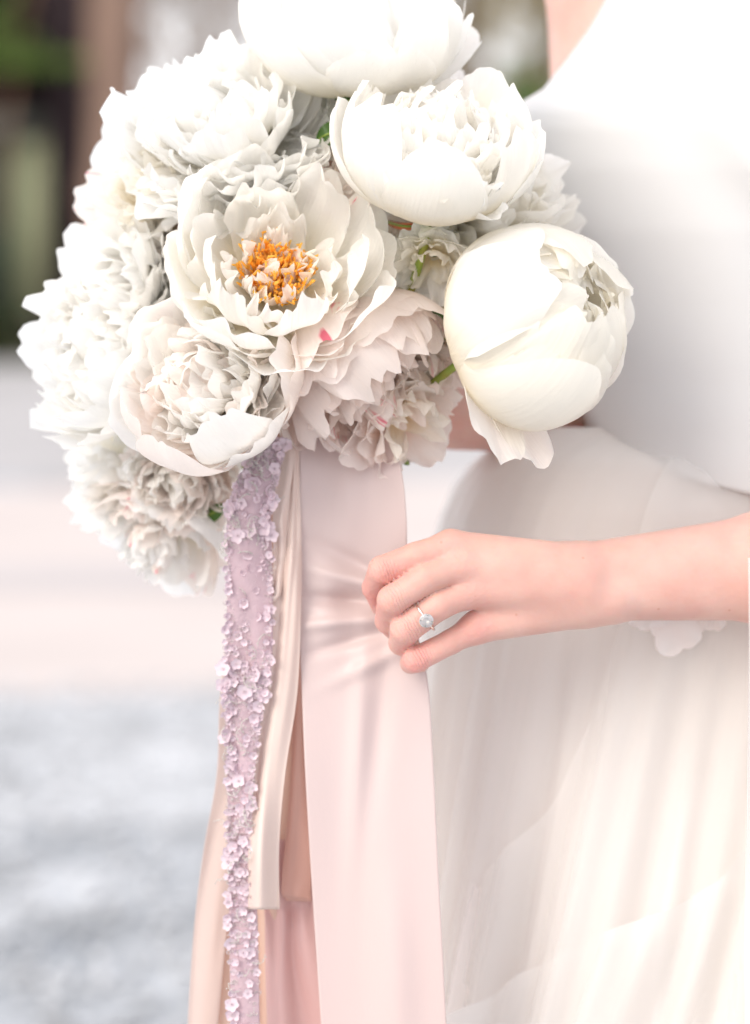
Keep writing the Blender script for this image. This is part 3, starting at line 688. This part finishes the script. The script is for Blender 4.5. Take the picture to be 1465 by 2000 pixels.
# ------------------------------------------------------------------ the bride: one skin surface from a distance field
def sdf_body():
    def axis(fine, lo, hi, coarse):
        out = [lo]; x = lo
        while x < hi:
            h = coarse
            for (a, b, s) in fine:
                if a - 1e-9 <= x < b: h = min(h, s)
                elif x < a and x + h > a and a - x > s: h = min(h, a - x)
            x += h; out.append(x)
        return np.array(out)
    x0 = P(700, 0, .03)[0]; x1 = P(1480, 0, .03)[0]
    X = axis([(x0, x1, .0013), (P(600, 0, .13)[0], x0, .003)], -.16, .62, .012)
    Y = axis([(-.028, .068, .0015), (.068, .16, .003)], -.045, .56, .012)
    z0 = P(0, 1335, .02)[2]; z1 = P(0, 990, .02)[2]
    Z = axis([(z0, z1, .0013), (z1, P(0, 680, .13)[2], .004)], -.02, 1.82, .014)
    F = np.full((len(X), len(Y), len(Z)), .05, np.float32)
    X32, Y32, Z32 = X.astype(np.float32), Y.astype(np.float32), Z.astype(np.float32)
    def box(a, b, pad):
        lo = np.minimum(a, b) - pad; hi = np.maximum(a, b) + pad
        return tuple(slice(max(0, np.searchsorted(A, l) - 1), min(len(A), np.searchsorted(A, h) + 1)) for A, l, h in ((X, lo[0], hi[0]), (Y, lo[1], hi[1]), (Z, lo[2], hi[2])))
    def cone(a, b, ra, rb, sl, sq=(1, 1, 1)):
        px, py, pz = X32[sl[0]][:, None, None] - a[0], Y32[sl[1]][None, :, None] - a[1], Z32[sl[2]][None, None, :] - a[2]
        d = (b - a).astype(np.float32); l2 = float(d @ d) + 1e-12
        t = np.clip((px * d[0] + py * d[1] + pz * d[2]) / l2, 0, 1)
        return (np.sqrt(((px - t * d[0]) / sq[0]) ** 2 + ((py - t * d[1]) / sq[1]) ** 2 + ((pz - t * d[2]) / sq[2]) ** 2) - (ra + (rb - ra) * t)) * min(sq)
    def smin(a, b, k):
        h = np.clip(.5 + .5 * (b - a) / k, 0, 1); return b + (a - b) * h - k * h * (1 - h)
    def cap(a, b, ra, rb, k=.01, sq=(1, 1, 1), G=None):
        G = F if G is None else G
        a, b = np.array(a, float), np.array(b, float); sl = box(a, b, max(ra, rb) * max(sq) + k * 2 + .015)
        G[sl] = smin(G[sl], cone(a, b, ra, rb, sl, sq), k)
    q = P; mm_ = .001
    # torso, hips, legs, neck, head (under the dress or out of frame)
    cx = lambda px, z, y: np.array([(px - 732.5) * S * (y + D) / D, y, z])
    cap(cx(1480, 1.28, .27), cx(1480, 1.10, .26), .10, .085, .04, (1.25, .9, 1))
    cap(cx(1480, 1.10, .26), cx(1470, .92, .26), .085, .115, .05, (1.2, .9, 1))
    cap(cx(1340, 1.22, .20), cx(1330, 1.20, .19), .055, .05, .03); cap(cx(1560, 1.22, .17), cx(1550, 1.20, .165), .055, .05, .03)
    for s_ in (-1, 1):
        hp = cx(1480 + s_ * 190, .88, .27); kn = cx(1480 + s_ * 170, .48, .26); an = cx(1480 + s_ * 160, .08, .29)
        cap(hp, kn, .085, .055, .03); cap(kn, an, .052, .035, .02); cap(an + [0, 0, -.03], an + [0, -.14, -.045], .032, .025, .02)
    shR, shL = cx(1182, 1.42, .33), cx(1830, 1.40, .25)
    cap(cx(1250, 1.405, .31), cx(1760, 1.39, .26), .055, .055, .04); cap(cx(1480, 1.28, .27), cx(1480, 1.36, .28), .095, .06, .04, (1.25, .8, 1))
    cap(shR, cx(1300, 1.40, .31), .048, .055, .03); cap(shL, cx(1700, 1.385, .26), .048, .055, .03)
    cap(cx(1490, 1.40, .28), cx(1480, 1.53, .25), .05, .047, .03)
    cap(cx(1480, 1.64, .25), cx(1470, 1.66, .24), .088, .085, .03, (.88, 1.05, 1.18)); cap(cx(1475, 1.57, .20), cx(1475, 1.575, .19), .04, .035, .03)
    cap(cx(1473, 1.625, .15), cx(1473, 1.605, .143), .008, .011, .012)
    # right arm (holds the bouquet)
    elR = q(1190, 800, .31); wrR = q(800, 808, .165)
    cap(shR, elR, .045, .036, .03); cap(elR, q(1040, 795, .25), .036, .034, .02); cap(q(1040, 795, .25), wrR, .034, .024, .015)
    cap(wrR, q(700, 835, .14), .024, .022, .015, (1, 1, 1.25))
    for k in range(4):   # fingers round the stems
        yk = 800 + k * 34
        G = np.full_like(F, .05)
        cap(q(715, yk, .135), q(655, yk + 3, .098), .0105, .0095, .004, G=G); cap(q(655, yk + 3, .098), q(608, yk + 5, .115), .0095, .0085, .004, G=G)
        cap(q(608, yk + 5, .115), q(612, yk + 6, .14), .0085, .007, .004, G=G); F[:] = smin(F, G, .0025); del G
    cap(q(720, 800, .145), q(670, 770, .155), .012, .0105, .008); cap(q(670, 770, .155), q(625, 775, .14), .0105, .009, .004)
    # left arm and hand
    elL = q(1880, 1085, .12)
    cap(shL, elL, .046, .038, .03)
    cap(q(1500, 1084, .045), elL, .0265, .033, .02); cap(q(1500, 1132, .042), elL, .026, .03, .02)
    cap(q(1150, 1110, .024), q(1500, 1084, .045), .0165, .0265, .012); cap(q(1150, 1164, .022), q(1500, 1132, .042), .0155, .026, .012)
    cap(q(1175, 1172, .018), q(1190, 1170, .019), .0155, .0155, .008)
    Pm = F.copy()
    meta = [((1125, 1110, .020), (882, 1069, .008), .0155, .0108), ((1130, 1128, .016), (905, 1104, .003), .016, .0104),
            ((1130, 1152, .016), (918, 1154, .005), .016, .0102), ((1130, 1182, .020), (930, 1226, .012), .0145, .0098)]
    for a, b, ra, rb in meta: cap(q(*a), q(*b), ra, rb, .0085, G=Pm)
    cap(q(1080, 1130, .034), q(960, 1150, .030), .015, .012, .012, G=Pm)           # palm pad
    cap(q(1100, 1105, .034), q(985, 1118, .045), .0145, .0125, .01, G=Pm)          # thumb
    cap(q(985, 1118, .045), q(895, 1140, .058), .0115, .0098, .006, G=Pm); cap(q(895, 1140, .058), q(815, 1172, .060), .0098, .0078, .004, G=Pm)
    fing = [[(880, 1069, .008, 10.4), (812, 1087, .001, 9.2), (747, 1113, .002, 9.2), (731, 1148, .022, 8.0), (745, 1185, .036, 6.8)],
            [(903, 1103, .003, 10.2), (832, 1130, -.006, 9.4), (766, 1172, -.006, 9.7), (757, 1212, .017, 8.3), (772, 1232, .034, 7.0)],
            [(918, 1154, .005, 10.1), (858, 1182, -.004, 9.5), (792, 1228, -.004, 9.9), (784, 1255, .018, 8.3), (800, 1262, .034, 7.0)],
            [(930, 1226, .012, 9.4), (880, 1254, .006, 8.0), (813, 1288, .002, 8.3), (803, 1294, .022, 7.2), (822, 1296, .036, 6.0)]]
    res = None
    fs = box(q(700, 1340, -.02), q(960, 1020, .08), .02)
    base = Pm[fs].copy(); out = base.copy()
    fx = (X32[fs[0]][:, None, None], Y32[fs[1]][None, :, None], Z32[fs[2]][None, None, :])
    for f in fing:
        G = np.full_like(Pm, .05)
        for a, b in zip(f[:-1], f[1:]): cap(q(*a[:3]), q(*b[:3]), a[3] * mm_ - .0003, b[3] * mm_ - .0003, .0016, G=G)
        out = np.minimum(out, smin(base, G[fs], .0055))
    Pm[fs] = out; F = np.minimum(F, Pm)
    # ---- naive surface nets
    val = F; nx, ny, nz = val.shape; s = val < 0
    c = np.zeros((nx - 1, ny - 1, nz - 1), np.uint8)
    for dx in (0, 1):
        for dy in (0, 1):
            for dz in (0, 1): c += s[dx:nx - 1 + dx, dy:ny - 1 + dy, dz:nz - 1 + dz]
    act = (c > 0) & (c < 8); ids = np.full(act.shape, -1, np.int64); I = np.argwhere(act); ids[act] = np.arange(len(I))
    acc = np.zeros((len(I), 3)); cnt = np.zeros(len(I)); cor = [(a, b, d) for a in (0, 1) for b in (0, 1) for d in (0, 1)]
    for p in cor:
        for ax in range(3):
            if p[ax] == 0:
                p2 = list(p); p2[ax] = 1
                va = val[I[:, 0] + p[0], I[:, 1] + p[1], I[:, 2] + p[2]]; vb = val[I[:, 0] + p2[0], I[:, 1] + p2[1], I[:, 2] + p2[2]]
                h = (va < 0) != (vb < 0); t = np.where(h, va / np.where(h, va - vb, 1), 0)
                pt = np.stack([X[I[:, 0] + p[0]], Y[I[:, 1] + p[1]], Z[I[:, 2] + p[2]]], 1)
                A = (X, Y, Z)[ax]; dd = A[I[:, ax] + 1] - A[I[:, ax]]; pt[:, ax] += t * dd
                acc += pt * h[:, None]; cnt += h
    verts = acc / cnt[:, None]; faces = []
    for ax in range(3):
        o1, o2 = [(1, 2), (2, 0), (0, 1)][ax]
        sl_a = [slice(1, -1)] * 3; sl_a[ax] = slice(0, -1); sl_b = [slice(1, -1)] * 3; sl_b[ax] = slice(1, None)
        A, B = s[tuple(sl_a)], s[tuple(sl_b)]; E = np.argwhere(A != B); flip = A[tuple(E.T)]
        E = E + [0 if k == ax else 1 for k in range(3)]
        def g(d1, d2):
            q_ = E.copy(); q_[:, o1] -= d1; q_[:, o2] -= d2; return ids[tuple(q_.T)]
        fq = np.stack([g(1, 1), g(0, 1), g(0, 0), g(1, 0)], 1); fq[~flip] = fq[~flip][:, ::-1]; faces.append(fq)
    faces = np.concatenate(faces); faces = faces[(faces >= 0).all(1)]
    return verts, faces

def skin_mat():
    m, N, L = newmat('skin')
    out = N.new('ShaderNodeOutputMaterial'); b = N.new('ShaderNodeBsdfPrincipled')
    b.inputs['Roughness'].default_value = .5; b.inputs['Specular IOR Level'].default_value = .35
    b.inputs['Subsurface Weight'].default_value = .6; b.inputs['Subsurface Radius'].default_value = (1, .32, .18); b.inputs['Subsurface Scale'].default_value = .004
    tc = N.new('ShaderNodeTexCoord'); nz = N.new('ShaderNodeTexNoise'); nz.inputs['Scale'].default_value = 28; nz.inputs['Detail'].default_value = 4
    L.new(tc.outputs['Object'], nz.inputs[0]); rp = N.new('ShaderNodeValToRGB'); e = rp.color_ramp.elements
    e[0].position = .3; e[0].color = (.63, .355, .30, 1); e[1].position = .7; e[1].color = (.70, .46, .39, 1)
    L.new(nz.outputs[0], rp.inputs[0])
    at = N.new('ShaderNodeAttribute'); at.attribute_name = 'blush'; mx = N.new('ShaderNodeMixRGB')
    L.new(at.outputs['Fac'], mx.inputs[0]); L.new(rp.outputs[0], mx.inputs[1]); mx.inputs[2].default_value = (.72, .31, .28, 1)
    # a few freckles
    vo = N.new('ShaderNodeTexVoronoi'); vo.inputs['Scale'].default_value = 48; L.new(tc.outputs['Object'], vo.inputs[0])
    r3 = N.new('ShaderNodeValToRGB'); r3.color_ramp.elements[0].position = .035; r3.color_ramp.elements[0].color = (.55, .55, .55, 1); r3.color_ramp.elements[1].position = .07; r3.color_ramp.elements[1].color = (0, 0, 0, 1)
    L.new(vo.outputs['Distance'], r3.inputs[0]); m2 = N.new('ShaderNodeMixRGB'); L.new(r3.outputs[0], m2.inputs[0]); L.new(mx.outputs[0], m2.inputs[1]); m2.inputs[2].default_value = (.50, .22, .16, 1)
    L.new(m2.outputs[0], b.inputs['Base Color'])
    bz = N.new('ShaderNodeTexNoise'); bz.inputs['Scale'].default_value = 260; bz.inputs['Detail'].default_value = 3; L.new(tc.outputs['Object'], bz.inputs[0])
    mc = N.new('ShaderNodeMath'); mc.operation = 'MULTIPLY_ADD'; L.new(at.outputs['Fac'], mc.inputs[0]); mc.inputs[1].default_value = 1.6; mc.inputs[2].default_value = .3
    bp = N.new('ShaderNodeBump'); L.new(mc.outputs[0], bp.inputs['Strength']); bp.inputs['Distance'].default_value = .0009; L.new(bz.outputs[0], bp.inputs['Height'])
    fa = N.new('ShaderNodeAttribute'); fa.attribute_name = 'fold'; fb = N.new('ShaderNodeAttribute'); fb.attribute_name = 'foldw'
    nf = N.new('ShaderNodeTexNoise'); nf.inputs['Scale'].default_value = 160; L.new(tc.outputs['Object'], nf.inputs[0])
    m1 = N.new('ShaderNodeMath'); m1.operation = 'MULTIPLY_ADD'; L.new(nf.outputs[0], m1.inputs[0]); m1.inputs[1].default_value = 2.4; L.new(fa.outputs['Fac'], m1.inputs[2])
    m3 = N.new('ShaderNodeMath'); m3.operation = 'MULTIPLY'; L.new(m1.outputs[0], m3.inputs[0]); m3.inputs[1].default_value = 3.2
    m4 = N.new('ShaderNodeMath'); m4.operation = 'SINE'; L.new(m3.outputs[0], m4.inputs[0])
    m5 = N.new('ShaderNodeMath'); m5.operation = 'MULTIPLY'; L.new(m4.outputs[0], m5.inputs[0]); L.new(fb.outputs['Fac'], m5.inputs[1])
    b2 = N.new('ShaderNodeBump'); b2.inputs['Strength'].default_value = .7; b2.inputs['Distance'].default_value = .0005; L.new(m5.outputs[0], b2.inputs['Height']); L.new(bp.outputs[0], b2.inputs['Normal'])
    L.new(b2.outputs[0], b.inputs['Normal'])
    L.new(b.outputs[0], out.inputs[0]); return m

def bride():
    v, f = sdf_body()
    e = empty('person', (float(P(1480, 0, .27)[0]), .27, 0), 'person in a white two piece dress holding the bouquet and touching its ribbon', 'person')
    o3 = np.array(e.location)
    o = mesh_obj('body', v - o3, f, skin_mat(), e)
    # rosiness over knuckles and finger ends
    at = o.data.attributes.new('blush', 'FLOAT', 'POINT'); w_ = np.zeros(len(v))
    for (px, py, y, rad, a) in [(760, 1120, 0, 16, .55), (770, 1180, 0, 16, .5), (795, 1235, 0, 16, .55), (812, 1292, 0, 17, .75), (885, 1075, 0, 13, .3), (905, 1110, 0, 12, .25), (925, 1160, 0, 12, .25), (930, 1230, 0, 12, .4), (740, 1165, .02, 22, .7)]:
        w_ = np.maximum(w_, a * np.exp(-(np.linalg.norm(v - P(px, py, y), axis=1) / (rad * .001)) ** 2))
    at.data.foreach_set('value', w_.astype(np.float32))
    fo = np.zeros(len(v)); fw = np.zeros(len(v))
    for a_, b_, rad in [((880, 1069, .008), (747, 1113, .002), 6.5), ((903, 1103, .003), (766, 1172, -.006), 6.5), ((918, 1154, .005), (792, 1228, -.004), 6.5), ((930, 1226, .012), (813, 1288, .002), 5.5)]:
        A_, B_ = P(*a_), P(*b_); ax = (B_ - A_) / np.linalg.norm(B_ - A_); c_ = B_ - ax * .003 + np.array([0, -.006, 0]); rel = v - c_
        g = np.exp(-(np.linalg.norm(rel, axis=1) / (rad * .001)) ** 2); m_ = g > fw; fo[m_] = (rel @ ax)[m_] * 1000; fw = np.maximum(fw, g)
    for nm, ar in (('fold', fo), ('foldw', fw)):
        t_ = o.data.attributes.new(nm, 'FLOAT', 'POINT'); t_.data.foreach_set('value', ar.astype(np.float32))
    sm = o.modifiers.new('smooth', 'SMOOTH'); sm.factor = .5; sm.iterations = 1
    return e, o3
person, pofs = bride()

# ------------------------------------------------------------------ clothes
def tubecloth(name, prof, nth, nrow, mat, th0, th1, disp, bottom=None, parent=None, thick=.0, top=None):
    """prof rows: (py, xL, xR, yc, b). theta 0 = left silhouette, pi/2 = towards camera"""
    pr = np.array(prof, float); T = np.linspace(th0, th1, nth); V = np.zeros((nrow, nth, 3))
    for j, th in enumerate(T):
        c0 = pr[0, 0] if top is None else top(th); c1 = pr[-1, 0] if bottom is None else bottom(th)
        py = c0 + (c1 - c0) * np.linspace(0, 1, nrow)
        xl, xr, yc, b = (np.interp(py, pr[:, 0], pr[:, k]) for k in (1, 2, 3, 4))
        d = disp(th, py)
        ks = S * (yc + D) / D; cxp = ((xl + xr) / 2 - 732.5) * ks; a = (xr - xl) / 2 * ks + d; bb = b + d
        V[:, j, 0] = cxp - a * math.cos(th); V[:, j, 1] = yc - bb * math.sin(th); V[:, j, 2] = ZC - (py - HOR) * S * (V[:, j, 1] + D) / D
    o = mesh_obj(name, (V - pofs).reshape(-1, 3), grid_faces(nrow, nth), mat, parent)
    if thick: sm = o.modifiers.new('solid', 'SOLIDIFY'); sm.thickness = thick; sm.offset = 1
    return o, V

M['crepe'] = simple('bodice_crepe', (.70, .695, .69), .8, .2, bump=.2, bscale=1500, trans=.12, sheen=.3)
M['under'] = simple('skirt_lining', (.85, .80, .765), .7, .25, noise=.04, nscale=8, trans=.15)
M['tulle'] = simple('tulle_sheer', (.91, .89, .87), .8, .2, trans=.45, alpha=.42)
M['tulle2'] = simple('tulle_dense', (.90, .88, .86), .8, .2, trans=.4, alpha=.48)
M['veil'] = simple('veil_ivory', (.93, .90, .86), .8, .2, trans=.45, alpha=.8)
M['applique'] = simple('applique_white', (.93, .90, .885), .7, .25, trans=.35)

prng = np.random.default_rng(5)
def bod_disp(th, py):
    return .0012 * np.sin(th * 9 + py * .004) + .0035 * np.sin(th * 5 + 1 - py * .003) * np.clip((py - 100) / 500, 0, 1) + .016 * np.exp(-((th - 1.55 - (py - 330) * .0012) / .16) ** 2) * np.exp(-((py - 330) / 180.) ** 2)
bod = [(-330, 1395, 1700, .26, .13), (-150, 1282, 1800, .245, .145), (0, 1184, 1880, .235, .150), (60, 1150, 1890, .231, .150), (120, 1106, 1900, .227, .150), (175, 1062, 1905, .223, .149), (198, 1022, 1905, .222, .149), (215, 1004, 1905, .221, .149), (250, 996, 1905, .22, .149),
       (330, 1003, 1905, .22, .150), (450, 1035, 1900, .22, .150), (600, 1075, 1890, .225, .149), (750, 1112, 1880, .23, .149), (860, 1140, 1875, .23, .148), (1100, 1175, 1870, .23, .148)]
def hem(th):
    x = 1142 + (1 - math.cos(th)) * 365; k = max(0, math.sin(th))
    return 868 + (132 * (1 - math.exp(-(x - 1142) / 260.)) + .06 * (x - 1142)) * (1 if th < math.pi / 2 + .6 else .9)
tubecloth('bodice', bod, 140, 120, M['crepe'], -2.9, 2.9 + .35, bod_disp, bottom=lambda t: hem(max(0, min(t, 2.2))), parent=person, thick=.0016)

def pleat(th, py, n=1.0, s=0, twist=.0002):
    t = th + (py - 900) * twist; g = np.clip((py - 860) / 700, .15, 1.6)
    return g * (.0042 * np.sin(t * 17 * n + s + .8 * np.sin(t * 5 + s)) + .0028 * np.sin(t * 29 * n + 1.3 + s) + .0022 * np.sin(t * 47 + s * 2)) * 1.15
sk = [(835, 1040, 1850, .24, .10), (862, 992, 1860, .24, .11), (882, 955, 1870, .24, .118), (905, 925, 1880, .24, .125), (950, 893, 1890, .245, .132), (1000, 874, 1900, .245, .138), (1060, 860, 1910, .245, .142), (1200, 842, 1930, .25, .15),
      (1400, 824, 1960, .255, .162), (2000, 770, 2040, .26, .18), (3640, 520, 2300, .27, .30)]
tubecloth('skirt', sk, 420, 150, M['under'], -math.pi, math.pi, lambda t, p: pleat(t, p), parent=person)
grow = lambda rows, d, b: [(a, l - d * min(1, max(0, (a - 850) / 120)), r_, y, bb + b * min(1, max(.1, (a - 850) / 120))) for a, l, r_, y, bb in rows]
tubecloth('tulle_overskirt', grow(sk, 8, .009), 380, 150, M['tulle'], -math.pi, math.pi, lambda t, p: pleat(t, p, .8, 2.0, .00028) * 1.1 + .001, parent=person)
def edge1(th): return float(np.interp(th, [.60, .66, .72, .85, .98, 1.09, 1.19, 1.3], [2100, 1900, 1700, 1640, 1550, 1400, 1220, 880]))
tubecloth('tulle_panel', grow(sk, 14, .016), 260, 150, M['tulle2'], .42, 2.9, lambda t, p: pleat(t, p, .7, 4.2, .0003) * 1.2 + .003, top=lambda t: min(2600, max(880, edge1(t))), parent=person)
def edge2(th): return float(np.interp(th, [.5, .67, .89, 1.13, 1.35, 1.48, 1.58, 1.68, 1.85], [2150, 2000, 1900, 1830, 1775, 1720, 1640, 1500, 1150]))
tubecloth('tulle_flounce', grow(sk, 16, .023), 220, 120, M['tulle2'], .5, 2.9, lambda t, p: pleat(t, p, .9, 1.1, .00045) * 1.3 + .004, top=edge2, parent=person)
# veil edge at the far right
V = np.zeros((80, 24, 3))
for i in range(80):
    py = 1090 + i * 26
    for j in range(24):
        V[i, j] = P(1460 - (py - 1200) * .004 + j * 14 + 3 * math.sin(py * .006), py, .005 + .006 * math.sin(j * .9 + py * .004))
mesh_obj('veil', (V - pofs).reshape(-1, 3), grid_faces(80, 24), M['veil'], person)

def applique(px, py, y, sc_, seed, petals=6):
    q = np.random.default_rng(seed); mb = MB(); 
    for k in range(petals):
        a = q.uniform(0, .5) + 2 * math.pi * k / petals; n = 9; s = np.linspace(0, 1, n); u = np.linspace(-1, 1, 7); U, Sg = np.meshgrid(u, s)
        L_ = sc_ * q.uniform(.8, 1.15); x = L_ * Sg * (1 - .1 * U ** 2); wd = sc_ * .46 * U * np.sin(np.pi * np.clip(Sg * .72 + .1, 0, 1)) ** .8
        zz = -.003 - .004 * Sg * (.6 + .4 * np.sin(U * 4 + k))
        X_ = x * math.cos(a) - wd * math.sin(a); Z_ = x * math.sin(a) + wd * math.cos(a)
        mb.add(P(px, py, y) - pofs + np.stack([X_, zz - .0004 * k, Z_], -1).reshape(-1, 3), grid_faces(n, 7))
    o = mb.build('lace_applique', M['applique'], person)
applique(1262, 1196, .084, .014, 1); applique(1320, 1215, .082, .022, 2); applique(1385, 1196, .082, .013, 3)


# ------------------------------------------------------------------ engagement ring
def ring():
    c = P(829, 1202, -.0035); ax = (P(792, 1228, -.004) - P(858, 1182, -.004)); ax /= np.linalg.norm(ax)
    e = empty('engagement_ring', c, 'thin ring with one round diamond on the ring finger', 'ring')
    met = simple('ring_metal', (.86, .80, .74), .18, .5); met.node_tree.nodes['Principled BSDF'].inputs['Metallic'].default_value = 1
    dm, N, L = newmat('diamond'); out = N.new('ShaderNodeOutputMaterial'); b = N.new('ShaderNodeBsdfPrincipled')
    b.inputs['Base Color'].default_value = (1, 1, 1, 1); b.inputs['Roughness'].default_value = .02; b.inputs['IOR'].default_value = 2.4; b.inputs['Transmission Weight'].default_value = .7; L.new(b.outputs[0], out.inputs[0])
    fr = np.array([0, -1., 0]); fr = fr - ax * (fr @ ax); fr /= np.linalg.norm(fr); up = np.cross(ax, fr)
    tilt = .12; f2 = fr * math.cos(tilt) - up * math.sin(tilt) * 1; 
    Rr = .0104; n = 48; a = np.arange(n + 1) * 2 * math.pi / n; pts = Rr * (np.cos(a)[:, None] * fr + np.sin(a)[:, None] * up)
    m = MB(); m.tube(pts, .00075, 10, False); m.build('band', met, e)
    g = f2 * (Rr + .0008); t1 = ax; t2 = np.cross(f2, ax); r_ = .0045
    def rg(rad, h, n, ph=0): 
        aa = np.arange(n) * 2 * math.pi / n + ph; return g + h * f2 + rad * (np.cos(aa)[:, None] * t1 + np.sin(aa)[:, None] * t2)
    v = np.vstack([rg(r_ * .56, .0036, 8), rg(r_ * .84, .0031, 16, .2), rg(r_, .0024, 16), rg(r_ * .98, .0021, 16), rg(r_ * .5, .0008, 8, .2), [g - .0002 * f2]])
    F = [[k, (k + 1) % 8, 48 + 8 * 0 + 8 * 0, 48][:0] for k in range(0)]
    F = []
    A, B, Cc, Dd, E_, tip = 0, 8, 24, 40, 56, 64
    for k in range(8):
        F += [[A + k, A + (k + 1) % 8, A + (k + 2) % 8, A + (k + 2) % 8]] if False else []
        F += [[A + k, B + 2 * k, B + 2 * k + 1, A + (k + 1) % 8]]; F += [[A + (k + 1) % 8, B + 2 * k + 1, B + (2 * k + 2) % 16, B + (2 * k + 2) % 16]]
        F += [[Dd + 2 * k, E_ + k, E_ + k, Dd + 2 * k + 1], [Dd + 2 * k + 1, E_ + k, E_ + (k + 1) % 8, Dd + (2 * k + 2) % 16], [E_ + k, tip, tip, E_ + (k + 1) % 8]]
    for k in range(16):
        F += [[B + k, Cc + k, Cc + (k + 1) % 16, B + (k + 1) % 16], [Cc + k, Dd + k, Dd + (k + 1) % 16, Cc + (k + 1) % 16]]
    F += [[0, 1, 2, 3], [0, 3, 4, 7], [4, 5, 6, 7]]
    me = bpy.data.meshes.new('diamond'); me.from_pydata([tuple(p) for p in v], [], [tuple(dict.fromkeys(q)) for q in F]); me.materials.append(dm)
    link(bpy.data.objects.new('diamond', me), e)
    for k in range(4):
        aa = math.pi / 4 + k * math.pi / 2; d = np.cos(aa) * t1 + np.sin(aa) * t2; m = MB()
        m.tube([g + d * .0012, g + d * .0043 + f2 * .0018, g + d * .0044 + f2 * .0030, g + d * .0038 + f2 * .0035], [.0004, .0004, .0004, .0003], 6); m.build('prong', met, e)
ring()
